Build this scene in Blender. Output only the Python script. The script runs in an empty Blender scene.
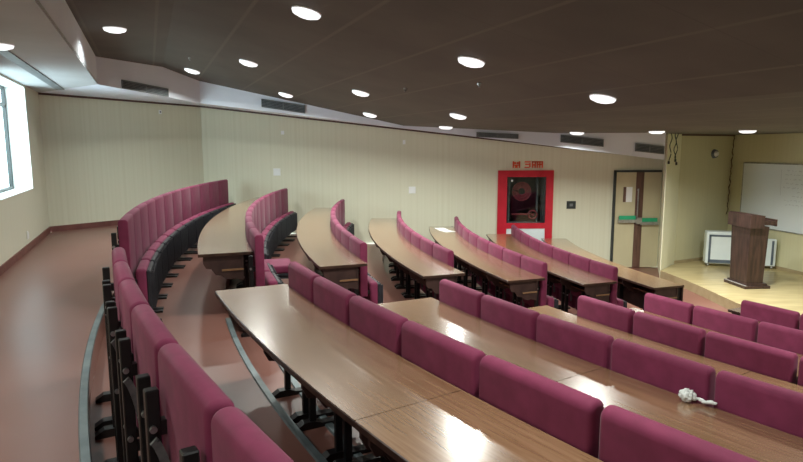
import bpy, bmesh, math, random
from mathutils import Vector, Matrix
random.seed(7)
S = bpy.context.scene
COL = S.collection
PI = math.pi
# ------------------------------------------------------------------ hall geometry (metres, eye level = 0)
CX, CY = 14.416, 11.772                       # centre of the curved rows
RK = [18.13, 16.934, 15.711, 14.509, 13.319, 12.118, 10.92]   # rear face of each row of backrests
ZT = [-.666, -.861, -1.086, -1.288, -1.469, -1.632]           # top of the backrests
SEAT_H = 1.035
ZF = [z-SEAT_H for z in ZT]                   # tier floors
EDGE = [18.32, 17.2, 15.99, 14.79, 13.6, 12.4]
DESK_BELOW = .1786
ZWALK = -1.5
ZSTAGE = -2.5
AX = math.radians(22.7)
NS = Vector((math.cos(AX), math.sin(AX)))     # axis from the rear wall towards the stage
NT = Vector((-math.sin(AX), math.cos(AX)))
def ST(s, t): return NS*s+NT*t
def pt(R, a, z=0): return Vector((CX+R*math.cos(a), CY+R*math.sin(a), z))

# ------------------------------------------------------------------ materials
def mat(name, col, rough=.5, metal=0, spec=.5, sheen=0, coat=0, emit=None, estr=0):
    m = bpy.data.materials.new(name); m.use_nodes = True
    b = m.node_tree.nodes['Principled BSDF']
    b.inputs['Base Color'].default_value = (*col, 1); b.inputs['Roughness'].default_value = rough
    b.inputs['Metallic'].default_value = metal; b.inputs['Specular IOR Level'].default_value = spec
    if sheen: b.inputs['Sheen Weight'].default_value = sheen; b.inputs['Sheen Roughness'].default_value = .4
    if coat: b.inputs['Coat Weight'].default_value = coat; b.inputs['Coat Roughness'].default_value = .1
    if emit: b.inputs['Emission Color'].default_value = (*emit, 1); b.inputs['Emission Strength'].default_value = estr
    return m
def noisy(m, c1, c2, scale=(1, 1, 1), nscale=5, detail=4, coord='Object', bump=0, ramp=(.35, .65), rvar=None):
    nt = m.node_tree; N = nt.nodes; L = nt.links; b = N['Principled BSDF']
    tc = N.new('ShaderNodeTexCoord'); mp = N.new('ShaderNodeMapping'); mp.inputs['Scale'].default_value = scale
    no = N.new('ShaderNodeTexNoise'); no.inputs['Scale'].default_value = nscale; no.inputs['Detail'].default_value = detail
    cr = N.new('ShaderNodeValToRGB'); cr.color_ramp.elements[0].position = ramp[0]; cr.color_ramp.elements[1].position = ramp[1]
    cr.color_ramp.elements[0].color = (*c1, 1); cr.color_ramp.elements[1].color = (*c2, 1)
    L.new(tc.outputs[coord], mp.inputs['Vector']); L.new(mp.outputs[0], no.inputs['Vector'])
    L.new(no.outputs['Fac'], cr.inputs[0]); L.new(cr.outputs[0], b.inputs['Base Color'])
    if bump:
        bp = N.new('ShaderNodeBump'); bp.inputs['Strength'].default_value = bump; bp.inputs['Distance'].default_value = .01
        L.new(no.outputs['Fac'], bp.inputs['Height']); L.new(bp.outputs[0], b.inputs['Normal'])
    if rvar:
        mr = N.new('ShaderNodeMapRange'); mr.inputs['To Min'].default_value = rvar[0]; mr.inputs['To Max'].default_value = rvar[1]
        L.new(no.outputs['Fac'], mr.inputs['Value']); L.new(mr.outputs[0], b.inputs['Roughness'])
    return m
M = {}
M['fabric'] = noisy(mat('maroon_fabric', (.22, .02, .085), .8, sheen=.08), (.150, .013, .050), (.195, .020, .069), nscale=9, detail=6, bump=.15)
M['black'] = noisy(mat('black_steel', (.007, .007, .008), .42), (.005, .005, .006), (.011, .011, .012), nscale=14)
M['plastic'] = noisy(mat('black_plastic', (.014, .015, .02), .5), (.012, .013, .018), (.024, .026, .034), nscale=10)
M['steel'] = noisy(mat('bolt_steel', (.45, .46, .47), .35, metal=.9), (.36, .37, .38), (.52, .53, .54), nscale=20)
M['armgrey'] = noisy(mat('grey_arm_paint', (.12, .12, .125), .4), (.09, .09, .095), (.16, .16, .165), nscale=20)
M['wood'] = noisy(mat('desk_laminate', (.4, .25, .15), .27, spec=.9, coat=1), (.205, .108, .05), (.28, .16, .085), scale=(1.2, 22, 1), nscale=2.6, detail=7, coord='UV')
M['wood'].node_tree.nodes['Principled BSDF'].inputs['IOR'].default_value = 1.65
M['wood'].node_tree.nodes['Principled BSDF'].inputs['Coat Roughness'].default_value = .19
M['wood'].node_tree.nodes['Principled BSDF'].inputs['Coat IOR'].default_value = 1.7
M['woodedge'] = noisy(mat('desk_edge_band', (.05, .025, .018), .35), (.035, .018, .013), (.07, .037, .026), nscale=12)
M['bracket'] = noisy(mat('brown_board', (.04, .02, .016), .5), (.03, .014, .012), (.055, .027, .022), nscale=8)
M['nosing'] = noisy(mat('grey_nosing', (.16, .20, .21), .4, metal=.3), (.12, .155, .165), (.19, .23, .24), nscale=6)
M['plaster'] = noisy(mat('white_plaster', (.48, .5, .51), .75), (.46, .48, .49), (.50, .52, .53), nscale=2)
M['fascia'] = noisy(mat('fascia_paint', (.82, .87, .97), .6), (.80, .85, .95), (.84, .89, .98), nscale=2)
M['darktrim'] = noisy(mat('dark_brown_trim', (.09, .04, .035), .5), (.07, .03, .028), (.11, .05, .042), nscale=8)
M['skirting'] = noisy(mat('maroon_skirting', (.17, .06, .05), .45), (.14, .05, .042), (.20, .075, .06), nscale=5)
M['white'] = noisy(mat('white_plastic', (.88, .9, .88), .4), (.87, .89, .87), (.90, .92, .90), nscale=5)
M['grille'] = noisy(mat('grille_grey', (.16, .18, .19), .5), (.14, .16, .17), (.19, .21, .22), nscale=10)
M['gdark'] = noisy(mat('grille_recess', (.05, .055, .06), .7), (.04, .045, .05), (.06, .065, .07), nscale=10)
M['cabin'] = noisy(mat('cabinet_paint', (.76, .84, .85), .4), (.73, .81, .82), (.79, .87, .88), nscale=3)
M['cabdark'] = noisy(mat('cabinet_frame', (.10, .13, .17), .45), (.08, .11, .15), (.13, .16, .2), nscale=6)
M['lectern'] = noisy(mat('dark_walnut', (.08, .035, .028), .38), (.028, .015, .013), (.075, .038, .032), scale=(9, 9, 1.2), nscale=2.5, detail=6)
M['lecternlight'] = noisy(mat('walnut_pale_edge', (.3, .27, .26), .4), (.26, .23, .22), (.34, .31, .3), nscale=8)  # paler tone for the strip along the plinth
M['red'] = noisy(mat('red_paint', (.55, .012, .03), .4), (.50, .010, .026), (.60, .018, .04), nscale=4)
M['hosered'] = noisy(mat('hose_red', (.3, .03, .045), .5), (.24, .022, .035), (.34, .04, .05), nscale=8)
M['alcove'] = noisy(mat('dark_alcove', (.22, .26, .29), .7), (.19, .225, .25), (.25, .29, .32), nscale=5)
M['signred'] = noisy(mat('sign_orange_red', (.75, .09, .03), .5), (.7, .08, .025), (.8, .11, .035), nscale=8)
M['green'] = noisy(mat('green_label', (.02, .42, .20), .4), (.018, .38, .18), (.03, .46, .23), nscale=8)
M['doorpaint'] = noisy(mat('door_cream', (.60, .55, .36), .45), (.57, .52, .335), (.63, .58, .38), scale=(1, 1, .3), nscale=3)
M['doorbrown'] = noisy(mat('door_stile_brown', (.14, .075, .055), .45), (.11, .058, .042), (.17, .09, .066), scale=(6, 6, 1), nscale=3)
M['frameblack'] = noisy(mat('window_frame_black', (.03, .04, .04), .4), (.025, .034, .034), (.04, .05, .05), nscale=8)
M['cable'] = noisy(mat('dark_green_cable', (.03, .05, .03), .5), (.022, .04, .022), (.04, .065, .04), nscale=20)
M['wirebrown'] = noisy(mat('brown_wire', (.14, .09, .05), .6), (.11, .07, .035), (.17, .11, .06), nscale=20)
M['tissue'] = noisy(mat('tissue_paper', (.78, .80, .78), .9), (.72, .75, .73), (.84, .86, .84), nscale=12, bump=.4)
M['marker'] = noisy(mat('marker_ink', (.42, .46, .55), .6), (.38, .42, .5), (.5, .54, .6), nscale=30)
M['lamp'] = mat('lamp_diffuser', (.9, .9, .9), .5, emit=(.93, .96, 1.0), estr=1.15)
M['board'] = noisy(mat('whiteboard_surface', (.78, .86, .92), .25), (.82, .89, .94), (.85, .92, .97), nscale=1.5)

def walls_material(name, c1, c2, c3, angdir):
    # vertical pinstripe panelling: stripes run along the horizontal wall direction
    m = mat(name, c1, .55); nt = m.node_tree; N = nt.nodes; L = nt.links; b = N['Principled BSDF']
    tc = N.new('ShaderNodeTexCoord'); dp = N.new('ShaderNodeVectorMath'); dp.operation = 'DOT_PRODUCT'
    dp.inputs[1].default_value = (math.cos(angdir), math.sin(angdir), 0)
    L.new(tc.outputs['Object'], dp.inputs[0])
    cb = N.new('ShaderNodeCombineXYZ'); L.new(dp.outputs['Value'], cb.inputs[0])
    n1 = N.new('ShaderNodeTexNoise'); n1.noise_dimensions = '1D'; n1.inputs['Scale'].default_value = 16; n1.inputs['Detail'].default_value = 3
    L.new(dp.outputs['Value'], n1.inputs['W'])
    cr = N.new('ShaderNodeValToRGB'); E = cr.color_ramp.elements
    E[0].position = .3; E[0].color = (*c2, 1); E[1].position = .6; E[1].color = (*c1, 1)
    L.new(n1.outputs['Fac'], cr.inputs[0])
    n2 = N.new('ShaderNodeTexNoise'); n2.inputs['Scale'].default_value = .7; n2.inputs['Detail'].default_value = 2
    L.new(tc.outputs['Object'], n2.inputs['Vector'])
    mx = N.new('ShaderNodeMix'); mx.data_type = 'RGBA'; mx.inputs[7].default_value = (*c3, 1)
    mr = N.new('ShaderNodeMapRange'); mr.inputs[1].default_value = .4; mr.inputs[2].default_value = .7; mr.inputs[4].default_value = .35
    L.new(n2.outputs['Fac'], mr.inputs[0]); L.new(mr.outputs[0], mx.inputs[0]); L.new(cr.outputs[0], mx.inputs[6])
    L.new(mx.outputs[2], b.inputs['Base Color'])
    return m
WC = ((.73, .73, .57), (.69, .685, .52), (.70, .69, .54))
M['wallL'] = walls_material('wall_paint_rear', (.73, .73, .58), (.71, .705, .55), (.70, .69, .54), math.radians(112.7))
M['wall1'] = walls_material('wall_panel_corner', *WC, math.radians(50.7))
M['wall2'] = walls_material('wall_panel_side', *WC, 0)
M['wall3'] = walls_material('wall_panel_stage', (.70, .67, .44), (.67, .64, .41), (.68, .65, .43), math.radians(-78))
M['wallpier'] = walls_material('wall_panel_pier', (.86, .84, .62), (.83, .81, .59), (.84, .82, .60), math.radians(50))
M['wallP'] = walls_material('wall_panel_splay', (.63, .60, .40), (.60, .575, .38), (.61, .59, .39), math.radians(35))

def vinyl():
    m = noisy(mat('reddish_vinyl', (.3, .14, .11), .38), (.175, .072, .055), (.225, .108, .086), nscale=1.1, detail=6, ramp=(.3, .7), rvar=(.26, .42))
    return m
M['vinyl'] = vinyl()
M['stagewood'] = noisy(mat('stage_laminate', (.5, .40, .20), .3), (.42, .33, .16), (.56, .46, .25), scale=(1, 9, 1), nscale=1.8, detail=5)
M['stageriser'] = noisy(mat('stage_riser', (.42, .33, .19), .45), (.38, .29, .16), (.46, .37, .22), nscale=5)

def ceiling_material():
    m = mat('ceiling_tile', (.2, .17, .14), .7); nt = m.node_tree; N = nt.nodes; L = nt.links; b = N['Principled BSDF']
    tc = N.new('ShaderNodeTexCoord')
    def dot(v):
        d = N.new('ShaderNodeVectorMath'); d.operation = 'DOT_PRODUCT'; d.inputs[1].default_value = v
        L.new(tc.outputs['Object'], d.inputs[0]); return d.outputs['Value']
    def line(val, period, phase, width):
        a = N.new('ShaderNodeMath'); a.operation = 'SUBTRACT'; L.new(val, a.inputs[0]); a.inputs[1].default_value = phase
        p = N.new('ShaderNodeMath'); p.operation = 'PINGPONG'; L.new(a.outputs[0], p.inputs[0]); p.inputs[1].default_value = period/2
        r = N.new('ShaderNodeMapRange'); r.inputs[1].default_value = width; r.inputs[2].default_value = width*.45; r.inputs[3].default_value = 0; r.inputs[4].default_value = 1
        L.new(p.outputs[0], r.inputs[0]); return r.outputs[0]
    s = dot((NS.x, NS.y, 0)); t = dot((NT.x, NT.y, 0))
    l1 = line(s, .745, .9, .022); l2 = line(t, 1.24, .2, .008)
    n1 = N.new('ShaderNodeTexNoise'); n1.inputs['Scale'].default_value = 1.3; n1.inputs['Detail'].default_value = 5
    L.new(tc.outputs['Object'], n1.inputs['Vector'])
    cr = N.new('ShaderNodeValToRGB'); E = cr.color_ramp.elements
    E[0].position = .35; E[0].color = (.085, .079, .064, 1); E[1].position = .65; E[1].color = (.110, .102, .083, 1)
    L.new(n1.outputs['Fac'], cr.inputs[0])
    m1 = N.new('ShaderNodeMix'); m1.data_type = 'RGBA'; m1.inputs[7].default_value = (.135, .125, .10, 1)
    L.new(l1, m1.inputs[0]); L.new(cr.outputs[0], m1.inputs[6])
    m2 = N.new('ShaderNodeMix'); m2.data_type = 'RGBA'; m2.inputs[7].default_value = (.07, .064, .05, 1)
    hf = N.new('ShaderNodeMath'); hf.operation = 'MULTIPLY'; hf.inputs[1].default_value = .5; L.new(l2, hf.inputs[0])
    L.new(hf.outputs[0], m2.inputs[0]); L.new(m1.outputs[2], m2.inputs[6]); L.new(m2.outputs[2], b.inputs['Base Color'])
    return m
M['tile'] = ceiling_material()

def glass():
    m = bpy.data.materials.new('clear_pane'); m.use_nodes = True; nt = m.node_tree; N = nt.nodes; N.clear()
    o = N.new('ShaderNodeOutputMaterial'); mx = N.new('ShaderNodeMixShader'); t = N.new('ShaderNodeBsdfTransparent'); g = N.new('ShaderNodeBsdfGlossy')
    t.inputs[0].default_value = (.88, .93, .92, 1); g.inputs['Roughness'].default_value = .02; mx.inputs[0].default_value = .07
    nt.links.new(t.outputs[0], mx.inputs[1]); nt.links.new(g.outputs[0], mx.inputs[2]); nt.links.new(mx.outputs[0], o.inputs[0])
    return m
M['glass'] = glass()

# ------------------------------------------------------------------ mesh helpers
def link(name, bm, m, parent=None, loc=None, rot=None, smooth=False):
    me = bpy.data.meshes.new(name)
    bmesh.ops.recalc_face_normals(bm, faces=bm.faces)
    if smooth:
        for f in bm.faces: f.smooth = True
    bm.to_mesh(me); bm.free()
    for x in (m if isinstance(m, (list, tuple)) else [m]): me.materials.append(x)
    o = bpy.data.objects.new(name, me); COL.objects.link(o)
    if parent is not None: o.parent = parent
    if loc is not None: o.location = loc
    if rot is not None: o.rotation_euler = rot
    return o
def box(bm, x0, x1, y0, y1, z0, z1, bev=0, seg=1, mi=0, mtx=None):
    r = bmesh.ops.create_cube(bm, size=1)
    vs = r['verts']
    for v in vs:
        v.co = Vector((x0+(v.co.x+.5)*(x1-x0), y0+(v.co.y+.5)*(y1-y0), z0+(v.co.z+.5)*(z1-z0)))
    fs = set(f for v in vs for f in v.link_faces)
    if bev:
        es = list(set(e for v in vs for e in v.link_edges))
        rr = bmesh.ops.bevel(bm, geom=es, offset=bev, segments=seg, affect='EDGES', profile=.5)
        vs = list(set(v for f in rr['faces'] for v in f.verts) | set(v for f in fs if f.is_valid for v in f.verts))
        fs = set(f for v in vs for f in v.link_faces)
    for f in fs:
        if f.is_valid: f.material_index = mi
    if mtx is not None:
        for v in vs: v.co = mtx @ v.co
    return vs
def BOX(*a, **k):
    bm = bmesh.new(); box(bm, *a, **k); return bm
def cyl(bm, p0, p1, r0, r1=None, n=12, mi=0):
    p0 = Vector(p0); p1 = Vector(p1); r1 = r0 if r1 is None else r1
    d = (p1-p0).normalized(); u = d.orthogonal().normalized(); w = d.cross(u)
    A = []; B = []
    for i in range(n):
        a = 2*PI*i/n; k = u*math.cos(a)+w*math.sin(a)
        A.append(bm.verts.new(p0+k*r0)); B.append(bm.verts.new(p1+k*r1))
    fs = [bm.faces.new((A[i], A[(i+1) % n], B[(i+1) % n], B[i])) for i in range(n)]
    fs += [bm.faces.new(A[::-1]), bm.faces.new(B)]
    for f in fs: f.material_index = mi
def tube(bm, pts, r, n=8):
    pts = [Vector(p) for p in pts]; rings = []
    for i, p in enumerate(pts):
        d = (pts[min(i+1, len(pts)-1)]-pts[max(i-1, 0)]).normalized()
        u = Vector((0, 0, 1)).cross(d)
        if u.length < .05: u = Vector((1, 0, 0)).cross(d)
        u.normalize(); w = d.cross(u)
        rings.append([bm.verts.new(p+(u*math.cos(2*PI*k/n)+w*math.sin(2*PI*k/n))*r) for k in range(n)])
    for a, b in zip(rings, rings[1:]):
        for k in range(n): bm.faces.new((a[k], a[(k+1) % n], b[(k+1) % n], b[k]))
    bm.faces.new(rings[0][::-1]); bm.faces.new(rings[-1])
def prism(bm, poly, axis, a, b, mi=0):
    # poly: 2D points in the plane normal to axis ('y' -> (x,z); 'z' -> (x,y))
    def P(p, t): return (p[0], t, p[1]) if axis == 'y' else (p[0], p[1], t)
    A = [bm.verts.new(P(p, a)) for p in poly]; B = [bm.verts.new(P(p, b)) for p in poly]
    fs = [bm.faces.new(A), bm.faces.new(B[::-1])]; n = len(poly)
    fs += [bm.faces.new((A[i], B[i], B[(i+1) % n], A[(i+1) % n])) for i in range(n)]
    for f in fs: f.material_index = mi
def empty(name, loc, rz=0):
    o = bpy.data.objects.new(name, None); COL.objects.link(o); o.location = loc; o.rotation_euler = (0, 0, rz)
    o.empty_display_size = .2
    return o
def tag(o, label, cat, group=None, kind=None):
    o['label'] = label; o['category'] = cat
    if group: o['group'] = group
    if kind: o['kind'] = kind
    return o
def struct(o):
    o['kind'] = 'structure'; return o
def dup(root):
    r = root.copy(); COL.objects.link(r)
    for ch in list(root.children):
        c = ch.copy(); COL.objects.link(c); c.parent = r
        for g in list(ch.children):
            d = g.copy(); COL.objects.link(d); d.parent = c
    return r
def frame_at(p, ang):    # matrix: x along the wall (ang), y = out of the wall to its left, z up
    return Matrix.Translation(Vector(p)) @ Matrix.Rotation(ang, 4, 'Z')

# ------------------------------------------------------------------ room outline
C1 = Vector((-6.315, 10.655)); C2 = Vector((-4.31, 13.1))
P1 = Vector((5.70, 13.1)); PL = Vector((5.27, 11.97)); P2 = Vector((5.87, 12.68)); P3 = Vector((7.42, 13.49)); Q1 = Vector((9.61, 3.22))
D2 = Vector((2.21, -2.49)); D1 = Vector((-.93, -2.2))
OUT = [C1, C2, P1, PL, P2, P3, Q1, D2, D1]
KS = [(-20, 1.36), (.3, 1.36), (4.4, .39), (7, .25), (30, .235)]
def ceil_z(x, y):
    s = x*NS.x+y*NS.y
    for (a, za), (b, zb) in zip(KS, KS[1:]):
        if s <= b: return za+(zb-za)*(s-a)/(b-a)
def R_range(a):
    d = Vector((math.cos(a), math.sin(a))); o = Vector((CX, CY)); hits = []
    for i in range(len(OUT)):
        p = OUT[i]; q = OUT[(i+1) % len(OUT)]; e = q-p
        den = d.x*(-e.y)+d.y*e.x
        if abs(den) < 1e-9: continue
        w = p-o; t = (w.x*(-e.y)+w.y*e.x)/den; u = (d.x*w.y-d.y*w.x)/den
        if 0 <= u <= 1 and t > 0: hits.append(t)
    return (min(hits), max(hits)) if len(hits) > 1 else None

# floor: one stepped slab (tiers with risers), nosings are separate strips
bm = bmesh.new()
angs = [2.82+i*(4.62-2.82)/260 for i in range(261)]
bands = [(EDGE[0], 40, ZWALK)]+[(EDGE[k+1] if k < 5 else 0, EDGE[k], ZF[k]) for k in range(6)]
for (r0, r1, z) in bands:
    for a0, a1 in zip(angs, angs[1:]):
        g0 = R_range(a0); g1 = R_range(a1)
        if not g0 or not g1: continue
        q = []
        for a, g in ((a0, g0), (a1, g1)):
            q.append((max(r0, g[0]), min(r1, g[1]), a))
        if q[0][0] >= q[0][1] or q[1][0] >= q[1][1]: continue
        bm.faces.new([bm.verts.new(pt(q[0][0], a0, z)), bm.verts.new(pt(q[0][1], a0, z)), bm.verts.new(pt(q[1][1], a1, z)), bm.verts.new(pt(q[1][0], a1, z))])
for k in range(6):
    zt = ZWALK if k == 0 else ZF[k-1]
    for a0, a1 in zip(angs, angs[1:]):
        g0 = R_range(a0); g1 = R_range(a1)
        if not g0 or not g1 or not (g0[0] < EDGE[k] < g0[1] and g1[0] < EDGE[k] < g1[1]): continue
        bm.faces.new([bm.verts.new(pt(EDGE[k], a0, ZF[k])), bm.verts.new(pt(EDGE[k], a1, ZF[k])), bm.verts.new(pt(EDGE[k], a1, zt)), bm.verts.new(pt(EDGE[k], a0, zt))])
bmesh.ops.remove_doubles(bm, verts=bm.verts, dist=.0005)
struct(link('floor', bm, M['vinyl']))
# nosing strips
def strip(name, R0, R1, a0, a1, z0, z1, n=60):
    o = pt((R0+R1)/2, (a0+a1)/2, z0); bm = bmesh.new(); prev = None
    for i in range(n+1):
        a = a0+(a1-a0)*i/n
        sec = [(R0, z0), (R1, z0), (R1-.006, z1), (R0+.006, z1)]
        cur = [bm.verts.new(pt(r, a, z)-o) for r, z in sec]
        if prev:
            for j in range(4): bm.faces.new((prev[j], prev[(j+1) % 4], cur[(j+1) % 4], cur[j]))
        else: bm.faces.new(cur)
        prev = cur
    bm.faces.new(prev[::-1])
    return link(name, bm, M['nosing'], loc=o)
order = ['topmost', 'second', 'third', 'fourth', 'fifth', 'lowest']
for k in range(6):
    zt = ZWALK if k == 0 else ZF[k-1]
    o = strip('stair_nosing', EDGE[k]-.008, EDGE[k]+.045, 3.495 if k else 3.47, 3.86, zt, zt+.012)
    tag(o, ['grey metal nosing on the edge of the walkway behind the last row of seats', 'curved grey metal nosing between the last row of seats and the nearest long desk',
            'grey step nosing beneath the second long desk on this side of the aisle', 'grey step nosing beneath the third long desk on this side of the aisle',
            'grey step nosing beneath the fourth long desk on this side of the aisle', 'lowest grey step nosing, beneath the fifth long desk on this side'][k], 'nosing', 'curved step nosings')
tag(strip('floor_conduit', 16.84, 16.90, 3.52, 3.86, ZF[1], ZF[1]+.015), 'thin curved grey conduit on the floor under the nearest long desk', 'conduit')

# walls
def wall(name, p, q, z0, z1, m, holes=(), th=.12):
    # vertical slab from p to q; its outer face lies to the left of p->q.  holes: (u0,u1,z0,z1)
    L = (q-p).length; a = math.atan2(q.y-p.y, q.x-p.x); bm = bmesh.new()
    us = sorted({0, L, *[h[0] for h in holes], *[h[1] for h in holes]})
    for u0, u1 in zip(us, us[1:]):
        hs = [h for h in holes if h[0] <= u0+1e-6 and h[1] >= u1-1e-6]
        segs = [(z0, z1)] if not hs else [(z0, hs[0][2]), (hs[0][3], z1)]
        for s0, s1 in segs:
            if s1-s0 > .002: box(bm, u0, u1, 0, th, s0, s1)
    M4 = frame_at((p.x, p.y, 0), a)
    for v in bm.verts: v.co = M4 @ v.co
    return struct(link(name, bm, m))
RD = math.atan2(C1.y-D1.y, C1.x-D1.x); RL = (C1-D1).length
def tu(t): return t-(-1.67)           # distance along the rear wall from D1
WZ0, WZ1 = -.645, .93
wins = [(8.66, 10.96)]
TH = .312
wall('wall_left', D1, C1, -1.7, 1.5, M['wallL'], [(tu(a), tu(b), WZ0, WZ1) for a, b in wins], TH)
wall('wall_corner', C1, C2, -1.9, 1.0, M['wall1'])
wall('wall_back', C2, P1, -2.8, 1.05, M['wall2'], [(2.235-C2.x, 3.22-C2.x, -1.72, -.60)])
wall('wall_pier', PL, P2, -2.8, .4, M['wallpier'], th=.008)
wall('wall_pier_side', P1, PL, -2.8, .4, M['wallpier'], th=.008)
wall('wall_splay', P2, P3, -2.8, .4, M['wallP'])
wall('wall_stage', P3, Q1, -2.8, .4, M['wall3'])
wall('wall_right', Q1, D2, -2.8, 1.5, M['wall2'])
wall('wall_near', D2, D1, -2.2, 1.5, M['wall2'])
# windows in the rear wall
for i, (a, b) in enumerate(wins):
    w = struct(empty('window_%d' % (i+1), (*ST(-1.71, (a+b)/2), WZ0), RD))
    hw = (b-a)/2; H = WZ1-WZ0; bm = bmesh.new(); yo = .26
    for x0, x1, z0, z1 in ((-hw, -hw+.05, 0, H), (hw-.05, hw, 0, H), (-hw, hw, 0, .05), (-hw, hw, H-.05, H), (-.025, .025, 0, H), (-hw, hw, H*.80, H*.80+.05)):
        box(bm, x0, x1, yo, yo+.05, z0, z1)
    link('window_frame', bm, M['frameblack'], w)
    link('window_pane', BOX(-hw+.03, hw-.03, yo+.02, yo+.028, .03, H-.03), M['glass'], w)
    bm = bmesh.new(); box(bm, -hw, hw, .003, yo+.1, -.03, .012)
    link('window_sill', bm, M['white'], w)
    bm = bmesh.new(); box(bm, hw-.012, hw, .0, yo, 0, H); box(bm, -hw, -hw+.012, .0, yo, 0, H); box(bm, -hw, hw, 0, yo, H-.012, H)
    link('window_reveal', bm, M['white'], w)
# skirting
def skirt(name, p, q, z, h=.10, m=None, inset=.015):
    L = (q-p).length; a = math.atan2(q.y-p.y, q.x-p.x)
    return struct(link(name, BOX(0, L, -inset, 0, 0, h), m or M['skirting'], loc=(p.x, p.y, z), rot=(0, 0, a)))
skirt('baseboard_left', D1, C1, ZWALK)
skirt('baseboard_corner', C1, C1+(C2-C1)*.62, ZWALK)
skirt('baseboard_splay', P2, P3, ZSTAGE, .06, M['stageriser'])
skirt('baseboard_stage', P3, Q1, ZSTAGE, .06, M['stageriser'])

# stage
edge = [(5.265, 11.955), (5.36, 11.0), (5.385, 10.45), (5.39, 9.4), (5.55, 8.3), (5.95, 7.1), (6.6, 5.9), (7.6, 4.6), (9.3, 3.1)]
bm = bmesh.new(); base = edge+[(9.60, 3.30), (7.41, 13.46), (5.885, 12.665)]
prism(bm, base, 'z', ZF[5]-.02, ZSTAGE)
bm.faces.ensure_lookup_table()
for f in bm.faces: f.material_index = 0 if abs(f.calc_center_median().z-ZSTAGE) < .001 else 1
struct(link('floor_stage', bm, [M['stagewood'], M['stageriser']]))

# ceilings
A = Vector((-4.6, 9.3)); B = Vector((-3.72, 11.3)); D = Vector((4.93, 11.3)); DW = Vector((4.93, 13.1))
E_near = ST(-.6, -1.95)
bm = bmesh.new()
foot = [A, B, D, DW, P1, PL, P2, P3, Q1, D2, E_near]
f = bm.faces.new([bm.verts.new((p.x, p.y, 0)) for p in foot])
for s, z in KS[1:-1]:
    bmesh.ops.bisect_plane(bm, geom=bm.verts[:]+bm.edges[:]+bm.faces[:], plane_co=(NS.x*s, NS.y*s, 0), plane_no=(NS.x, NS.y, 0))
for v in bm.verts: v.co.z = ceil_z(v.co.x, v.co.y)
r = bmesh.ops.extrude_face_region(bm, geom=bm.faces[:])
for v in [g for g in r['geom'] if isinstance(g, bmesh.types.BMVert)]: v.co.z += .04
struct(link('ceiling', bm, M['tile']))
# low plaster soffit along the rear wall
bm = bmesh.new(); prism(bm, [tuple(C1), tuple(A), tuple(ST(-.6, -1.95)), tuple(D1)], 'z', .95, .99)
struct(link('ceiling_soffit', bm, M['plaster']))
def low_z(x): return .81-(x+3.72)*.1231
def wall_z(x): return .885-(x+4.31)*.1135
# upstand between soffit and tiles
bm = bmesh.new(); e = E_near
q = [(A, .95), (e, .95), (e, 1.36), (A, 1.36)]
vs = [bm.verts.new((p.x, p.y, z)) for p, z in q]; bm.faces.new(vs)
v2 = [bm.verts.new((p.x-NS.x*.02, p.y-NS.y*.02, z+.001)) for p, z in q]; bm.faces.new(v2[::-1])
for i in range(4): bm.faces.new((vs[i], vs[(i+1) % 4], v2[(i+1) % 4], v2[i]))
struct(link('trim_1', bm, M['fascia']))
# duct fascia and its underside
bm = bmesh.new()
def quad(*ps): bm.faces.new([bm.verts.new(p) for p in ps])
N_ = 4
for i in range(N_):
    f0, f1 = i/N_, (i+1)/N_; a = A.lerp(B, f0); b = A.lerp(B, f1); za = .95+(.81-.95)*f0; zb = .95+(.81-.95)*f1
    quad((*a, za), (*b, zb), (*b, ceil_z(*b)+.03), (*a, ceil_z(*a)+.03))
    c = C1.lerp(C2, f0); d = C1.lerp(C2, f1); wa = .95+(.885-.95)*f0; wb = .95+(.885-.95)*f1
    quad((*a, za), (*b, zb), (*d, wb), (*c, wa))
N_ = 16
for i in range(N_):
    f0, f1 = i/N_, (i+1)/N_; a = B.lerp(D, f0); b = B.lerp(D, f1)
    quad((*a, low_z(a.x)), (*b, low_z(b.x)), (*b, ceil_z(*b)+.03), (*a, ceil_z(*a)+.03))
    c = C2.lerp(DW, f0); d = C2.lerp(DW, f1)
    quad((*a, low_z(a.x)), (*b, low_z(b.x)), (*d, wall_z(d.x)), (*c, wall_z(c.x)))
quad((*D, low_z(D.x)), (*DW, wall_z(DW.x)), (*DW, .3), (*D, .3))
bmesh.ops.remove_doubles(bm, verts=bm.verts, dist=.001)
struct(link('trim_2', bm, M['fascia']))
# dark moulding where the walls meet the duct
def rod(name, p, q, z0, z1, h=.035, d=.03):
    a = math.atan2(q.y-p.y, q.x-p.x); L = (q-p).length; bm = bmesh.new()
    vs = [(0, -d, z0-h), (0, 0, z0-h), (0, 0, z0), (0, -d, z0), (L, -d, z1-h), (L, 0, z1-h), (L, 0, z1), (L, -d, z1)]
    v = [bm.verts.new(x) for x in vs]
    for i in ((0, 1, 2, 3), (4, 5, 6, 7), (0, 1, 5, 4), (1, 2, 6, 5), (2, 3, 7, 6), (3, 0, 4, 7)): bm.faces.new([v[j] for j in i])
    return struct(link(name, bm, M['darktrim'], loc=(p.x, p.y, 0), rot=(0, 0, a)))
rod('trim_3', C1, C2, .95, .885); rod('trim_4', C2, DW, .885, wall_z(4.93))
rod('trim_5', P2, P3, ceil_z(*P2), ceil_z(*P3), .03, .02)
# dark curtain slot in the soffit
o = link('trim_6', BOX(0, 12.6, -.06, .06, -.012, 0), M['grille'], loc=(*ST(-1.27, -1.2), .95), rot=(0, 0, RD)); struct(o)

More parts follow.
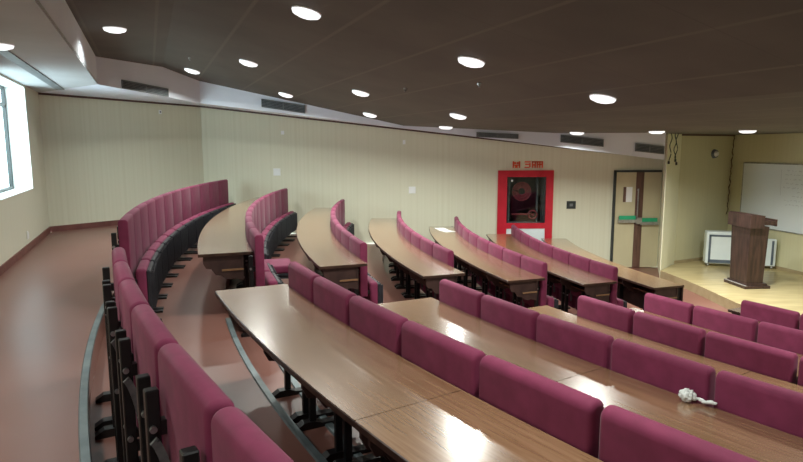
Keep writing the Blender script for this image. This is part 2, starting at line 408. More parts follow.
# ------------------------------------------------------------------ seats
seat_root = empty('auditorium_seat', (0, 0, 0))
W2 = .2945
def back_bm(W2, side, top):
    bm = BOX(0, .087, -W2, W2, .40, SEAT_H)
    es = [e for e in bm.edges if all(abs(v.co.z-SEAT_H) < .001 for v in e.verts) and abs(e.verts[0].co.y-e.verts[1].co.y) > .1]
    bmesh.ops.bevel(bm, geom=es, offset=top, segments=5, affect='EDGES', profile=.5)
    es = [e for e in bm.edges if e.calc_face_angle(0) > 1.0]
    bmesh.ops.bevel(bm, geom=es, offset=side, segments=3, affect='EDGES', profile=.5)
    return bm
backrest0 = link('backrest', back_bm(.2955, .007, .03), M['fabric'], seat_root, smooth=True)
_t = link('backrest', back_bm(.2925, .022, .040), M['fabric'], None, smooth=True); ROUND = _t.data
bpy.data.objects.remove(_t)
pad = link('seat_pad', BOX(0, .42, -.272, .272, -.05, .05, bev=.03, seg=3), M['fabric'], seat_root, loc=(.17, 0, .135), rot=(0, -PI/2, 0), smooth=True)
bm = bmesh.new(); box(bm, .01, .40, -.262, .262, -.085, -.045, bev=.01)
for k in range(7): box(bm, .03, .38, -.235+k*.078-.011, -.235+k*.078+.011, -.115, -.084)
link('pad_shell', bm, M['plastic'], pad)
def seat_frame(root, ztop, dy=0):
    for sgn in (-1, 1):
        y = sgn*.238+dy
        p = link('post', BOX(-.062, -.018, y-.020, y+.020, .03, ztop, bev=.004), M['black'], root)
        zb = min(ztop-.13, .82)
        for zz in (zb, zb-.30):
            bm = bmesh.new(); cyl(bm, (-.045, y-.034, zz), (-.045, y+.034, zz), .012, n=10)
            link('bolt', bm, M['steel'], p)
        link('back_bracket', BOX(-.02, .004, y-.018, y+.018, zb-.03, zb+.02), M['black'], p)
        link('pad_bracket', BOX(-.03, .13, y-.016, y+.016, .42, .46), M['black'], p)
        # curved hinge arm beside the post
        bm = bmesh.new(); yy = y-sgn*.045
        pts = [(-.05+.06*math.sin(t)**1.4, yy, zb-.03-.36*(1-math.cos(t))) for t in [i*PI/2/8 for i in range(9)]]
        for (x0, _, z0), (x1, _, z1) in zip(pts, pts[1:]):
            d = Vector((x1-x0, 0, z1-z0)); n = Vector((d.z, 0, -d.x)).normalized()*.014
            v = [bm.verts.new(Vector((x0, yy+s, z0))+n*k) for s in (-.006, .006) for k in (-1, 1)]+[bm.verts.new(Vector((x1, yy+s, z1))+n*k) for s in (-.006, .006) for k in (-1, 1)]
            for i in ((0, 1, 3, 2), (4, 5, 7, 6), (0, 1, 5, 4), (2, 3, 7, 6), (0, 2, 6, 4), (1, 3, 7, 5)): bm.faces.new([v[j] for j in i])
        link('hinge_arm', bm, M['armgrey'], root)
        bm = bmesh.new(); prism(bm, [(-.16, 0), (.32, 0), (.32, .018), (.02, .03), (-.03, .05), (-.11, .05), (-.16, .018)], 'y', y-.034, y+.034)
        link('foot', bm, M['black'], root)
seat_low = dup(seat_root)
seat_frame(seat_root, SEAT_H-.12, -.036)
seat_frame(seat_low, SEAT_H-DESK_BELOW-.034)
NUM = ['first', 'second', 'third', 'fourth', 'fifth', 'sixth', 'seventh', 'eighth', 'ninth', 'tenth', 'eleventh', 'twelfth', 'thirteenth']
ROW = ['last row', 'second row from back', 'third row from back', 'fourth row from back', 'fifth row from back', 'frontmost row']
used = {0: False, 1: False}
def put_seat(k, a, pitch, label, down=False):
    proto = seat_root if k == 0 else seat_low
    key = 0 if k == 0 else 1
    if used[key]: o = dup(proto)
    else: o = proto; used[key] = True
    o.location = pt(RK[k]+(.03 if label.find('beyond the aisle') > 0 and k == 0 else 0), a, ZF[k]); o.rotation_euler = (0, 0, a+PI); o.scale = (1, min(pitch/.6, 1.06)*(1.0 if label.find('beyond the aisle') > 0 else .978), 1)
    tag(o, label, 'seat', 'maroon flip-up seats of the lecture hall')
    if label.find('near side') > 0 or k >= 3:
        for c in o.children:
            if c.name.startswith('backrest'): c.data = ROUND
    if down:
        for c in o.children:
            if c.name.startswith('seat_pad'): c.location = (.12, 0, .43); c.rotation_euler = (0, 0, 0)
    return o
far_a = [(3.494, 3.096, 12), (3.499, 3.087, 12), (3.467, 3.091, 10), (3.449, 3.112, 8), (3.468, 3.071, 9), (3.457, 3.075, 8)]
for k, (a0, a1, n) in enumerate(far_a):
    d = (a0-a1)/n
    for j in range(n):
        dn = (k == 1 and j == 2)
        if dn: lab = 'maroon seat with its pad folded down, beyond the aisle in second row from back'
        else: lab = 'maroon folded-up seat beyond the aisle, %s seat in, %s' % (NUM[j], ROW[k])
        put_seat(k, a0-(j+.5)*d, d*RK[k], lab, down=dn)
near0 = [3.5843, 3.6155, 3.6465, 3.6777, 3.7115, 3.7457, 3.778, 3.811]
near_a = [near0]+[[s+j*.6/RK[k] for j in range(n+1)] for k, s, n in ((1, 3.586, 7), (2, 3.5963, 6), (3, 3.6183, 5), (4, 3.5958, 5), (5, 3.6138, 4))]
near_a[4][1:] = [x-.0032 for x in near_a[4][1:]]
for k, L_ in enumerate(near_a):
    for j, (u, v) in enumerate(zip(L_, L_[1:])):
        put_seat(k, (u+v)/2, (v-u)*RK[k], 'maroon folded-up seat on near side of aisle, %s seat in, %s' % (NUM[j], ROW[k]))

# ------------------------------------------------------------------ curved desks
def desk(k, a0, a1, label, depth=.53, own_legs=False):
    if k < 6: R0 = RK[k]+.008; zf = ZF[k]; ztop = SEAT_H-DESK_BELOW
    else: R0 = RK[6]-.02; zf = ZF[5]; ztop = .694
    R1 = R0+depth; am = (a0+a1)/2; o = pt(R0+depth/2, am, zf); root = empty('bench_desk', o)
    tag(root, label, 'desk', 'curved wooden bench desks')
    n = max(6, int((a1-a0)*R0/.12)); bm = bmesh.new(); uv = bm.loops.layers.uv.new('UVMap'); prev = None; th = .03
    for i in range(n+1):
        a = a0+(a1-a0)*i/n
        ring = [(R0, ztop-th), (R1, ztop-th), (R1, ztop-.004), (R1-.004, ztop), (R0, ztop)]
        cur = [bm.verts.new(pt(r, a, zf+z)-o) for r, z in ring]
        if prev:
            for j in range(5):
                f = bm.faces.new((prev[j], prev[(j+1) % 5], cur[(j+1) % 5], cur[j])); f.material_index = 0 if j == 3 else 1
                us = [aprev, aprev, a, a]; rs = [ring[j][0], ring[(j+1) % 5][0], ring[(j+1) % 5][0], ring[j][0]]
                for l, uu, rr in zip(f.loops, us, rs): l[uv].uv = (uu*R0, rr)
        else: f = bm.faces.new(cur); f.material_index = 1
        prev = cur; aprev = a
    f = bm.faces.new(prev[::-1]); f.material_index = 1
    link('desk_top', bm, [M['wood'], M['woodedge']], root)
    # book shelf under the top
    def curved(name, ra, rb, za, zb, m):
        bm = bmesh.new(); uv = bm.loops.layers.uv.new('UVMap'); prev = None; e = .012/R0
        for i in range(n+1):
            a = a0+e+(a1-a0-2*e)*i/n
            ring = [(ra, za), (rb, za), (rb, zb), (ra, zb)]
            cur = [bm.verts.new(pt(r, a, zf+z)-o) for r, z in ring]
            if prev:
                for j in range(4):
                    f = bm.faces.new((prev[j], prev[(j+1) % 4], cur[(j+1) % 4], cur[j]))
                    for l, uu, rr in zip(f.loops, (aprev, aprev, a, a), (ring[j][0], ring[(j+1) % 4][0], ring[(j+1) % 4][0], ring[j][0])): l[uv].uv = (uu*R0, rr)
            else: bm.faces.new(cur)
            prev = cur; aprev = a
        bm.faces.new(prev[::-1]); return link(name, bm, m, root)
    off = .10
    curved('book_shelf', R0+off, R0+off+.21, ztop-.185, ztop-.165, M['wood'])
    curved('front_board', R0+off, R0+off+.015, ztop-.165, ztop-th, M['bracket'])
    m_ = max(2, round((a1-a0)*R0/.62))
    for i in range(m_+1):
        a = a0+.03/R0+(a1-a0-.06/R0)*i/m_
        bm = bmesh.new(); zt = ztop-th
        prof = [(-off, zt), (-off-.385, zt), (-off-.385, zt-.07), (-off-.36, zt-.12), (-off-.31, zt-.13), (-off-.27, zt-.19), (-off-.22, zt-.20), (-off-.17, zt-.235), (-off-.12, zt-.245), (-off-.09, zt-.235), (-off, zt-.26)]
        prism(bm, prof, 'y', -.010, .010)
        p = pt(R0, a, zf)-o
        link('bracket', bm, M['bracket'], root, loc=p, rot=(0, 0, a+PI))
    if own_legs:
        for i in range(m_+1):
            a = a0+.06/R0+(a1-a0-.12/R0)*i/m_; p = pt(R0+.05, a, zf)-o
            bm = bmesh.new(); box(bm, -.03, .03, -.022, .022, .0, ztop-th); box(bm, -.30, .10, -.03, .03, 0, .03)
            link('leg', bm, M['black'], root, loc=p, rot=(0, 0, a+PI))
        curved('modesty_panel', R0+.0, R0+.015, .12, ztop-th, M['bracket'])
    return root
PIECE = ['section nearest the aisle', 'second section from the aisle', 'third section from the aisle']
def desk_run(k, cuts, side):
    g = .002
    for i, (a, b) in enumerate(zip(cuts, cuts[1:])):
        lo, hi = min(a, b), max(a, b)
        nm = ['', 'desk behind the second row', 'desk behind the third row', 'desk behind the fourth row', 'desk behind the fifth row', 'desk behind the frontmost seats', 'foremost desk before the stage'][k]
        desk(k, lo+g/RK[k], hi-g/RK[k], 'curved brown %s %s, %s' % (nm, side, PIECE[i]), own_legs=(k == 6), depth=.53)
desk_run(1, [3.4925, 3.335, 3.205, 3.095], 'beyond the aisle')
desk_run(2, [3.487, 3.34, 3.21, 3.093], 'beyond the aisle')
desk_run(3, [3.485, 3.33, 3.20, 3.103], 'beyond the aisle')
desk_run(4, [3.474, 3.28, 3.097], 'beyond the aisle')
desk_run(5, [3.464, 3.27, 3.09], 'beyond the aisle')
desk_run(6, [3.457, 3.26, 3.046], 'beyond the aisle')
desk_run(1, [3.585, 3.7232, 3.865], 'on the near side')
desk_run(2, [3.590, 3.7095, 3.83], 'on the near side')
desk_run(3, [3.593, 3.725, 3.84], 'on the near side')
desk_run(4, [3.588, 3.72, 3.84], 'on the near side')
desk_run(5, [3.595, 3.75, 3.86], 'on the near side')
desk_run(6, [3.562, 3.70, 3.84], 'on the near side')

# ------------------------------------------------------------------ things on the desks
zd = [z-DESK_BELOW for z in ZT]
bm = bmesh.new(); r = bmesh.ops.create_icosphere(bm, subdivisions=4, radius=1)
rnd = random.Random(3)
from mathutils import noise
for v in bm.verts:
    n = v.co.normalized(); d = 1+.38*noise.noise(n*2.3)+.22*noise.noise(n*6+Vector((3, 1, 2)))
    v.co = Vector((n.x*.037*d, n.y*.030*d, n.z*.030*d+.025))
# trailing twist
dirv = Vector((.105, -.012, 0))
for i in range(9):
    f = i/8; c = Vector((.03, 0, .014))+dirv*f*.85; c.z += .004*math.sin(f*9); c.y += .006*math.sin(f*6)
    rr = .013-.003*abs(math.sin(f*7))
    q = bmesh.ops.create_icosphere(bm, subdivisions=2, radius=rr)
    for v in q['verts']:
        n = v.co.normalized(); v.co = v.co*(1+.3*noise.noise(n*4+Vector((i, 0, 0)))); v.co.x *= 1.3; v.co.z *= .75
        v.co += c
mz = min(v.co.z for v in bm.verts)
for v in bm.verts: v.co.z -= mz
o = link('crumpled_tissue', bm, M['tissue'], loc=(1.424, 2.843, zd[2]+.001), rot=(0, 0, -.55), smooth=True)
tag(o, 'crumpled white tissue lying on the desk against a maroon backrest', 'tissue')
for i, (x, y, rz) in enumerate([(.80, 12.02, .25), (.90, 11.70, .5)]):
    bm = bmesh.new(); box(bm, -.105, .105, -.148, .148, 0, .004)
    tag(link('paper_sheet', bm, M['tissue'], loc=(x, y, zd[4]+.001), rot=(0, 0, rz)), ['white paper sheet on a far desk, the one closer to the wall', 'white paper sheet on a far desk, the one farther from the wall'][i], 'paper', 'papers on the far desk')

# ------------------------------------------------------------------ lectern
lx = Vector((6.0, 10.92)); lc = Vector((6.05, 10.30)); la = math.atan2((lx-lc).y, (lx-lc).x)   # long face direction
lec = empty('lectern', (lc.x, lc.y, ZSTAGE), la)
tag(lec, 'tall dark brown wooden lectern standing on the stage', 'lectern')
# local: x along the front face (away from us), y negative = towards the stage wall
LW, LD = .62, .47
bm = bmesh.new(); box(bm, 0, LW, -LD, 0, 0, .05, bev=.004); box(bm, .04, LW-.04, -LD+.04, -.04, .05, .085)
link('plinth', bm, M['lectern'], lec)
bm = bmesh.new(); box(bm, .0, LW, -.035, .004, .0505, .060)
link('kick_strip', bm, M['lecternlight'], lec)['label'] = 'pale strip along the plinth'
bm = bmesh.new(); i0, i1 = .075, .045
lo = [(i0, -LD+.10), (LW-i0, -LD+.10), (LW-i0, -.06), (i0, -.06)]; hi = [(i1, -LD+.08), (LW-i1, -LD+.08), (LW-i1, -.045), (i1, -.045)]
va = [bm.verts.new((x, y, .085)) for x, y in lo]; vb = [bm.verts.new((x, y, 1.10)) for x, y in hi]
bm.faces.new(va[::-1]); bm.faces.new(vb)
for i in range(4): bm.faces.new((va[i], va[(i+1) % 4], vb[(i+1) % 4], vb[i]))
link('pedestal', bm, M['lectern'], lec)
bm = bmesh.new()
prof = [(.0, 1.08), (.0, 1.31), (-.05, 1.325), (-.26, 1.30), (-.26, 1.08)]
A_ = [bm.verts.new((-.01, y, z)) for y, z in prof]; B_ = [bm.verts.new((LW+.01, y, z)) for y, z in prof]
bm.faces.new(A_); bm.faces.new(B_[::-1])
for i in range(5): bm.faces.new((A_[i], B_[i], B_[(i+1) % 5], A_[(i+1) % 5]))
link('head_box', bm, M['lectern'], lec)
bm = bmesh.new(); box(bm, .03, LW-.03, -.49, -.262, 1.13, 1.20)
box(bm, .02, LW-.02, -.51, -.49, 1.11, 1.23)
link('reading_shelf', bm, M['lectern'], lec)

# ------------------------------------------------------------------ white cabinets behind the lectern
cd = math.atan2(11.99-12.37, 7.66-6.43)
def cabinet(name, u0, u1, h, depth, label, frame=True, foot=True):
    o = empty(name, (6.38+math.cos(cd)*u0, 12.38+math.sin(cd)*u0, ZSTAGE), cd); tag(o, label, 'cabinet')
    L = u1-u0; z0 = .06
    link('carcass', BOX(0, L, .0, depth, z0, h, bev=.02, seg=2), M['cabin'], o)
    bm = bmesh.new(); t = .04
    if frame:
        for a in ((0.05, L-.02, z0+.02, z0+.02+t+.03), (.05, L-.02, h-.10, h-.10+t), (.05, .05+t, z0+.02, h-.06)): box(bm, a[0], a[1], -.008, .002, a[2], a[3])
    else:
        box(bm, L-.09, L-.05, -.008, .002, z0+.03, h-.03)
    link('front_trim', bm, M['cabdark'], o)
    if not frame: link('handle', BOX(L*.45, L*.45+.03, -.02, .002, h*.52, h*.64), M['steel'], o)
    for x in (.06, L-.06):
        for y in (.05, depth-.05):
            bm = bmesh.new(); cyl(bm, (x-.012, y, .03), (x+.012, y, .03), .03, n=14); box(bm, x-.014, x+.014, y-.015, y+.015, .03, z0)
            link('caster', bm, M['steel'], o)
    return o
cabinet('steel_cabinet', 0, .78, .735, .26, 'low white cabinet with a dark framed front behind the lectern')
cabinet('side_cabinet', .84, 1.30, .62, .12, 'shorter pale grey cabinet showing to the right of the lectern', frame=False)

# ------------------------------------------------------------------ whiteboard
sd = math.atan2(Q1.y-P3.y, Q1.x-P3.x)
def stage_at(u, z, off=0):
    d = (Q1-P3).normalized(); n = Vector((d.y, -d.x))   # into the room
    p = P3+d*u+n*off; return (p.x, p.y, z)
wb = empty('whiteboard', stage_at(.36, -1.70, .0), sd); tag(wb, 'large whiteboard with faint handwriting on the wall behind the lectern', 'whiteboard')
WL, WH = 3.6, 1.33
bm = bmesh.new()
for a in ((-.015, 0, -.015, WH+.015), (WL, WL+.015, -.015, WH+.015), (-.015, WL+.015, -.02, 0), (-.015, WL+.015, WH, WH+.02)): box(bm, a[0], a[1], -.026, -.002, a[2], a[3])
link('board_frame', bm, M['steel'], wb)
bm = BOX(0, WL, -.018, -.002, 0, WH); rr = random.Random(5)
def stroke(x0, z0, x1, z1, w=.005):
    d = Vector((x1-x0, 0, z1-z0)); 
    if d.length < 1e-4: return
    n = Vector((-d.z, 0, d.x)).normalized()*w/2; a = Vector((x0, -.0195, z0)); b = Vector((x1, -.0195, z1))
    bm.faces.new([bm.verts.new(p) for p in (a-n, b-n, b+n, a+n)]).material_index = 1
for row in range(9):
    x = 1.05+rr.uniform(0, .12)+(.25 if row in (5, 6) else 0); zz = WH-.12-row*.085
    end = x+rr.uniform(1.2, 2.0)*(1 if row < 6 else .5)
    while x < end:
        w = rr.uniform(.03, .10); px, pz = x, zz
        for i in range(int(w/.012)):
            nx = px+.012; nz = zz+rr.uniform(-.014, .02); stroke(px, pz, nx, nz); px, pz = nx, nz
        x += w+rr.uniform(.02, .05)
stroke(1.0, WH-.1, 1.02, WH-.62)
bm.verts.ensure_lookup_table()
link('board_panel', bm, [M['board'], M['marker']], wb)

# ------------------------------------------------------------------ side wall: double door, fire cabinet, plates
YW = 13.1
dr = struct(empty('door_1', (5.13, YW, ZF[5])))
H = 2.11; x0, x1 = 4.68-5.13, 5.66-5.13
bm = bmesh.new(); box(bm, x0-.05, x0, -.05, -.001, 0, H+.04); box(bm, x0-.05, x1, -.05, -.001, H, H+.045)
link('door_frame', bm, M['frameblack'], dr)
xs = 5.20-5.13
lf = link('door_leaf', BOX(x0, xs-.085, -.035, -.001, .01, H), M['doorpaint'], dr)
link('door_leaf', BOX(xs+.085, x1, -.035, -.001, .01, H), M['doorpaint'], dr)
bm = bmesh.new(); box(bm, xs-.085, xs-.015, -.045, -.001, .01, H); box(bm, xs-.012, xs+.085, -.04, -.001, .01, H)
link('meeting_stile', bm, M['doorbrown'], dr)
bm = bmesh.new(); box(bm, -.285, -.225, -.042, -.034, 1.46, 1.79)
link('vision_panel_edge', bm, M['doorbrown'], dr)
link('vision_panel', BOX(-.225, -.09, -.042, -.034, 1.46, 1.79), M['white'], dr)
for (a, b, zz) in ((-.37, -.01, 1.08), (.12, .47, 1.03)):
    pb = link('push_bar', BOX(a-.02, b+.02, -.11, -.085, zz-.07, zz), M['steel'], dr)
    link('green_label', BOX(a, b, -.095, -.08, zz+.0, zz+.085), M['green'], pb)
    bm = bmesh.new(); box(bm, a, a+.04, -.085, -.035, zz-.06, zz+.06); box(bm, b-.04, b, -.085, -.035, zz-.06, zz+.06)
    link('bar_bracket', bm, M['steel'], pb)
bm = bmesh.new(); cyl(bm, (xs-.04, -.07, 1.05), (xs-.04, -.07, 1.75), .014); box(bm, xs-.055, xs-.025, -.07, -.04, 1.70, 1.75); box(bm, xs-.055, xs-.025, -.07, -.04, 1.1, 1.15)
box(bm, xs-.06, xs+.06, -.10, -.045, .98, 1.12)
link('latch_rod', bm, M['steel'], dr)

fc = empty('fire_hose_cabinet', (2.71, YW, ZF[5])); tag(fc, 'red framed glazed fire hose cabinet built into the side wall', 'cabinet')
a0, a1 = 2.105-2.71, 3.315-2.71; gz0, gz1 = ZF[5]*-1-1.665, ZF[5]*-1-.655; top = -ZF[5]-.512
gx0, gx1 = 2.305-2.71, 3.155-2.71
bm = bmesh.new()
for b_ in ((a0, gx0, 0, top), (gx1, a1, 0, top), (gx0, gx1, gz1, top), (gx0, gx1, gz0-.12, gz0), (gx0, gx1, 0, .15)): box(bm, b_[0], b_[1], -.045, -.001, b_[2], b_[3])
link('cabinet_frame', bm, M['red'], fc)
link('lower_panel', BOX(gx0, gx1, -.03, -.002, .15, gz0-.12), M['cabin'], fc)
link('glass_pane', BOX(gx0, gx1, -.02, -.014, gz0, gz1), M['glass'], fc)
bm = bmesh.new(); dpt = .42
box(bm, gx0-.0+.0, gx1, dpt, dpt+.02, gz0-.02, gz1+.02)
box(bm, gx0-.06, gx0-.04+.0, .001, dpt, gz0-.02, gz1+.02) if False else None
box(bm, 2.235-2.71-.02, 2.235-2.71, .0, dpt+.02, gz0-.06, gz1+.06); box(bm, 3.22-2.71, 3.22-2.71+.02, .0, dpt+.02, gz0-.06, gz1+.06)
box(bm, 2.235-2.71, 3.22-2.71, .0, dpt+.02, gz0-.08, gz0-.06); box(bm, 2.235-2.71, 3.22-2.71, .0, dpt+.02, gz1+.055, gz1+.075); box(bm, 2.235-2.71, 3.22-2.71, dpt, dpt+.02, gz0-.06, gz1+.06)
link('alcove', bm, M['alcove'], fc)
bm = bmesh.new()
for i in range(5): 
    R_ = .20-.028*i
    tube(bm, [(-.04+R_*math.cos(t), .18+.02*(i % 2), gz1-.33+R_*math.sin(t)) for t in [k*PI/12 for k in range(25)]], .016, 6)
link('hose_reel', bm, M['hosered'], fc)
bm = bmesh.new()
tube(bm, [(.20+.09*math.cos(t), .12, gz0+.17+.09*math.sin(t)) for t in [k*PI/10 for k in range(21)]], .02, 6)
cyl(bm, (.20, .08, gz0+.17), (.20, .3, gz0+.17), .03); cyl(bm, (-.25, .2, gz0+.17), (.2, .2, gz0+.17), .02)
link('valve_wheel', bm, M['hosered'], fc)
bm = bmesh.new(); cyl(bm, (-.33, .2, gz0-.05), (-.33, .2, gz1+.04), .03); cyl(bm, (.33, .3, gz0-.05), (.33, .3, gz1+.04), .025)
link('riser_pipe', bm, M['grille'], fc)
bm = bmesh.new(); cyl(bm, (-.30, -.022, gz1-.08), (-.30, -.03, gz1-.08), .022)
link('pane_lock', bm, M['white'], fc)
# sign letters above the red cabinet
bm = bmesh.new()
def bar(xa, xb, za, zb): box(bm, xa, xb, -.012, -.001, za, zb)
X0 = 2.42; z0, z1 = -.46, -.315; t = .028
bar(X0, X0+t, z0, z1); bar(X0+.135, X0+.135+t, z0, z1); bar(X0, X0+.16, z0+.05, z0+.05+t*.8); bar(X0+.05, X0+.11, z0, z0+.05); bar(X0+.03, X0+.075, z1-.06, z1-.02); bar(X0+.09, X0+.13, z1-.06, z1-.02)
X0 = 2.68
bar(X0, X0+.13, z1-t, z1); bar(X0+.01, X0+.10, z0+.065, z0+.065+t); bar(X0, X0+.11, z0, z0+t*.8); bar(X0+.10, X0+.13, z0+.02, z1-.04)
bar(X0+.155, X0+.40, z1-t, z1)
for dx in (.16, .215, .265, .315, .37): bar(X0+dx, X0+dx+t, z0, z1)
bar(X0+.18, X0+.22, z0+.05, z0+.08); bar(X0+.29, X0+.37, z0+.06, z0+.09)
o = link('wall_sign', bm, M['signred'], loc=(0, YW, 0)); tag(o, 'orange-red raised lettering above the red fire cabinet', 'sign')

def plate(name, x, z, w, h, m, label, cat, inner=None, p=None, ang=0, d=.014, origin=None):
    o = link(name, BOX(-w/2, w/2, -d, -.001, -h/2, h/2, bev=.003), m, loc=origin or (x, YW, z), rot=(0, 0, ang))
    tag(o, label, cat)
    if inner: link(inner[0], BOX(-w/2*inner[2], w/2*inner[2], -d-.006, -d+.001, -h/2*inner[2], h/2*inner[2]), inner[1], o)
    return o
plate('switch_plate', -2.71, -.536, .155, .155, M['white'], 'square white switch plate on the wall above the second far desk', 'switch', ('rocker', M['white'], .6))
plate('switch_plate', .235, -.935, .15, .15, M['white'], 'square white switch plate on the wall left of the red cabinet', 'switch', ('rocker', M['white'], .6))
plate('wall_hook_plate', -2.56, .31, .07, .08, M['white'], 'small white plate high on the wall under the air duct', 'plate', ('knob', M['white'], .5))
plate('wall_hook_plate', .06, .10, .06, .09, M['white'], 'tiny white plate high on the wall between two switches', 'plate', ('knob', M['white'], .5))
plate('control_panel', 3.725, -1.27, .20, .17, M['frameblack'], 'small black control panel between red cabinet and double door', 'control panel', ('display', M['grille'], .35))
d1 = (C2-C1).normalized(); q = C1+d1*((Vector((-4.899, 12.382))-C1).length)
plate('wall_sensor', 0, 0, .06, .08, M['white'], 'tiny white sensor on the corner wall under the first grille', 'sensor', ('lens', M['grille'], .4), ang=math.atan2(d1.y, d1.x), origin=(q.x, q.y, .713))
q = ST(-1.71, -5.491*NT.x+8.686*NT.y)
plate('wall_socket', 0, 0, .08, .12, M['white'], 'small white socket low on the wall under the window', 'socket', ('socket_face', M['white'], .7), ang=RD, origin=(q.x, q.y, -1.27))
# round speaker on the splayed wall
sa = math.atan2(P3.y-P2.y, P3.x-P2.x); sp = P2+(P3-P2).normalized()*1.08
o = empty('wall_speaker', (sp.x, sp.y, -.165), sa); tag(o, 'small round white speaker on the splayed wall beside the stage', 'speaker')
bm = bmesh.new(); cyl(bm, (0, -.001, 0), (0, -.05, 0), .10, .085, 20); link('housing', bm, M['cabdark'], o)
bm = bmesh.new(); cyl(bm, (0, -.05, 0), (0, -.085, 0), .065, .045, 20); link('cone', bm, M['white'], o)

# hanging cables with plugs
for i, (dx, dy, L_, amp) in enumerate(((0, 0, .54, .022), (.09, -.06, .56, .025), (.12, .07, .50, .02))):
    bm = bmesh.new(); x = 5.22+dx; y = 11.72+dy; zt = ceil_z(x, y)
    pts = [(x+amp*math.sin(k*.9+i*2), y+amp*.6*math.cos(k*.7+i), zt-L_*k/12) for k in range(13)]
    tube(bm, pts, .009, 6)
    e_ = pts[-1]; c = link('hanging_cable', bm, M['cable'])
    bm = bmesh.new(); box(bm, e_[0]-.016, e_[0]+.016, e_[1]-.012, e_[1]+.012, e_[2]-.05, e_[2]+.005); link('plug', bm, M['plastic'], c)
    tag(c, ['dark cable with plug hanging from the ceiling, nearest the air duct', 'dark cable with plug hanging from the ceiling, middle of three', 'dark cable with plug hanging from the ceiling, nearest the stage'][i], 'cable', 'cables hanging by the pier')
bm = bmesh.new(); pts = []
for k in range(30):
    f = k/29; p = P3+Vector((-.035, -.05)); pts.append((p.x-.02-.035*f+.012*math.sin(k*1.9), p.y-.03+.01*math.cos(k*1.3), .23-1.75*f))
tube(bm, pts, .012, 6)
tag(link('corner_wire', bm, M['wirebrown']), 'brown wire running down the corner beside the whiteboard', 'wire')

# ------------------------------------------------------------------ air grilles on the duct
def grille(p, ang, z, L_, h, label, slope=0):
    o = empty('air_grille', (p[0], p[1], z), ang); tag(o, label, 'air grille', 'linear air grilles on the duct')
    o.rotation_euler = (0, -slope, ang) if False else (0, 0, ang)
    sh = slope
    def sk(bm):
        for v in bm.verts: v.co.z += v.co.x*sh
        return bm
    link('backing', sk(BOX(-L_/2, L_/2, -.012, -.001, -h/2, h/2)), M['gdark'], o)
    bm = bmesh.new(); f = .012
    box(bm, -L_/2, L_/2, -.025, -.012, h/2-f, h/2); box(bm, -L_/2, L_/2, -.025, -.012, -h/2, -h/2+f); box(bm, -L_/2, -L_/2+f, -.025, -.012, -h/2, h/2); box(bm, L_/2-f, L_/2, -.025, -.012, -h/2, h/2); box(bm, -.008, .008, -.025, -.012, -h/2, h/2)
    link('grille_frame', sk(bm), M['grille'], o)
    n = 5
    bm = bmesh.new()
    for i in range(n):
        zz = -h/2+h*(i+.8)/(n+.6); box(bm, -L_/2, L_/2, -.022, -.013, zz-.006, zz+.006)
    link('louvres', sk(bm), M['grille'], o)
ab = math.atan2(B.y-A.y, B.x-A.x)
q = A+(B-A).normalized()*.92
grille((q.x, q.y), ab, .965, .96, .135, 'grey louvred air grille on the white duct nearest the windows', -.06)
grille((-2.18, 11.3), 0, .75, .80, .15, 'grey louvred air grille on the duct, second from the windows', -.15)
grille((1.79, 11.3), 0, .205, .78, .09, 'thin grey air grille on the duct above the red cabinet', -.05)
grille((3.37, 11.3), 0, .105, .80, .14, 'grey louvred air grille on the duct between red cabinet and double door', -.11)
grille((4.64, 11.3), 0, -.045, .54, .15, 'grey air grille at the end of the duct beside the pier', -.11)

# ------------------------------------------------------------------ ceiling downlights
lamps = [(-3.29, 7.14, 'round downlight beside the white upstand, far left'), (-3.43, 10.11, 'small dim round downlight by the duct near the first grille'),
         (-.79, 5.22, 'round downlight at the top edge of the picture'), (-2.03, 8.21, 'round downlight between the first and second grilles, away from the duct'),
         (-1.98, 10.51, 'round downlight close to the duct above the second grille'), (.64, 5.61, 'large round downlight alone in the middle of the ceiling'),
         (-.57, 8.63, 'round downlight right of the second grille, the higher of a pair'), (-.55, 10.71, 'round downlight beside the duct, the lower of a pair'),
         (1.94, 5.88, 'round downlight on the right half of the ceiling above the red cabinet'), (.82, 8.77, 'round downlight mid ceiling, upper left of the thin grille'),
         (.80, 10.9, 'round downlight overlapping the duct left of the thin grille'), (3.10, 10.7, 'round downlight in front of the duct between the last grilles'),
         (4.17, 9.9, 'round downlight in front of the last grille by the pier'), (5.45, 9.55, 'round downlight above the lectern'),
         (2.9, 3.2, 'added unseen downlight out over the near seats'), (.55, 2.0, 'added unseen downlight above the near desks'), (-.2, 1.6, None), (4.6, 5.2, 'added unseen downlight over the front rows'), (6.8, 7.4, 'added unseen downlight over the stage near the whiteboard')]  # this last line: out-of-view lamps added to brighten the hall
proto = None
def make_lamp():
    o = empty('ceiling_downlight', (0, 0, 0))
    bm = bmesh.new(); cyl(bm, (0, 0, -.002), (0, 0, -.012), .128, .122, 32); link('lamp_rim', bm, M['white'], o)
    bm = bmesh.new(); cyl(bm, (0, 0, -.0125), (0, 0, -.032), .124, .114, 32); cyl(bm, (0, 0, -.030), (0, 0, -.048), .114, .072, 32); link('lamp_diffuser', bm, M['lamp'], o)
    return o
def put_lamp(x, y, z, tilt, label, watt):
    global proto
    if proto is None: proto = make_lamp(); o = proto
    else: o = dup(proto)
    o.location = (x, y, z); o.rotation_euler = tilt
    tag(o, label, 'ceiling light', 'round ceiling downlights')
    l = bpy.data.lights.new('downlight_beam', 'AREA'); l.shape = 'DISK'; l.size = .2; l.energy = watt; l.color = (.97, 1, .93); l.spread = math.radians(150)
    lo = bpy.data.objects.new('downlight_beam', l); COL.objects.link(lo); lo.location = (x, y, z-.075)
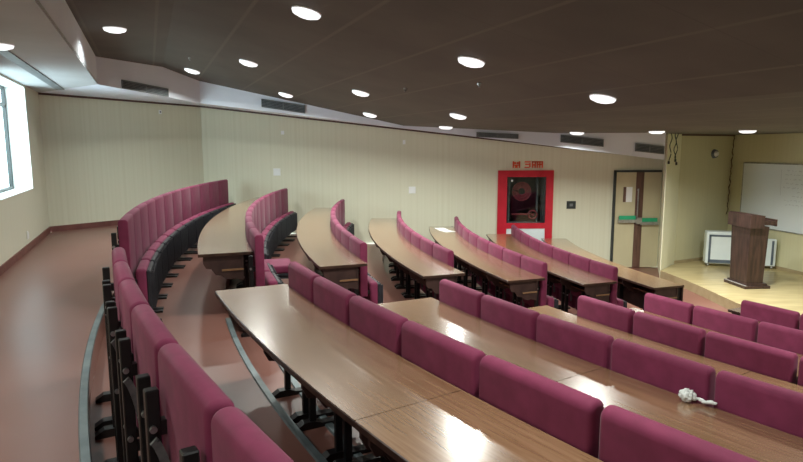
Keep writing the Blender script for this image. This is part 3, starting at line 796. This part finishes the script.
for x, y, lab in lamps:
    if lab is None: continue
    s = x*NS.x+y*NS.y; g = (ceil_z(x+.01*NS.x, y+.01*NS.y)-ceil_z(x-.01*NS.x, y-.01*NS.y))/.02
    ax = Vector((NT.x, NT.y, 0)); R_ = Matrix.Rotation(-math.atan(g), 3, ax).to_euler()
    put_lamp(x, y, ceil_z(x, y), R_, lab, 12 if s < 0 else (60 if s > 7.5 else 34))
put_lamp(-3.72, 5.72, .95, (0, 0, 0), 'round downlight in the low white soffit at the left edge', 8)
for t_, lab in ((3.4, 'added unseen soffit downlight over the walkway, nearer the camera'), (.4, 'added unseen soffit downlight over the walkway, nearest the camera')):  # two extra lamps out of view, added to light the last row's backs
    q = ST(-1.1, t_); put_lamp(q.x, q.y, .95, (0, 0, 0), lab, 22)
for i, (x, y) in enumerate([(-3.05, 8.9), (.05, 7.6), (.82, 6.45)]):
    bm = bmesh.new(); cyl(bm, (0, 0, 0), (0, 0, -.025), .022, .018, 12); cyl(bm, (0, 0, -.025), (0, 0, -.045), .008, .012, 8)
    tag(link('sprinkler_head', bm, M['steel'], loc=(x, y, ceil_z(x, y))), ['tiny sprinkler head on the ceiling near the duct corner', 'tiny sprinkler head between the paired downlights', 'tiny sprinkler head right of the large middle downlight'][i], 'sprinkler', 'ceiling sprinklers')

# ------------------------------------------------------------------ daylight
w = bpy.data.worlds.new('World'); S.world = w; w.use_nodes = True
bg = w.node_tree.nodes['Background']; bg.inputs[0].default_value = (.80, .92, 1, 1); bg.inputs[1].default_value = 4.5
for i, (a, b) in enumerate(wins):
    l = bpy.data.lights.new('window_portal', 'AREA'); l.shape = 'RECTANGLE'; l.size = b-a; l.size_y = WZ1-WZ0
    l.energy = 80; l.color = (.80, .93, 1)
    lo = bpy.data.objects.new('window_daylight', l); COL.objects.link(lo)
    p = ST(-1.71-.50, (a+b)/2); lo.location = (p.x, p.y, (WZ0+WZ1)/2+.05)
    lo.rotation_euler = Vector((-NS.x, -NS.y, .22)).to_track_quat('Z', 'Y').to_euler()

# ------------------------------------------------------------------ camera
F = 598.9; HZ = 146.874; roll = .0023
pitch = math.atan((231-HZ)/F)
cam = bpy.data.cameras.new('Camera'); co = bpy.data.objects.new('Camera', cam); COL.objects.link(co); S.camera = co
cam.sensor_fit = 'HORIZONTAL'; cam.sensor_width = 36; cam.lens = 36*F/803; cam.clip_start = .05
co.location = (0, 0, 0)
co.rotation_euler = (Matrix.Rotation(PI/2-pitch, 3, 'X') @ Matrix.Rotation(-roll, 3, 'Z')).to_euler()
S.view_settings.view_transform = 'Standard'; S.view_settings.look = 'None'; S.view_settings.gamma = 1
S.view_settings.use_curve_mapping = False; S.view_settings.exposure = .08
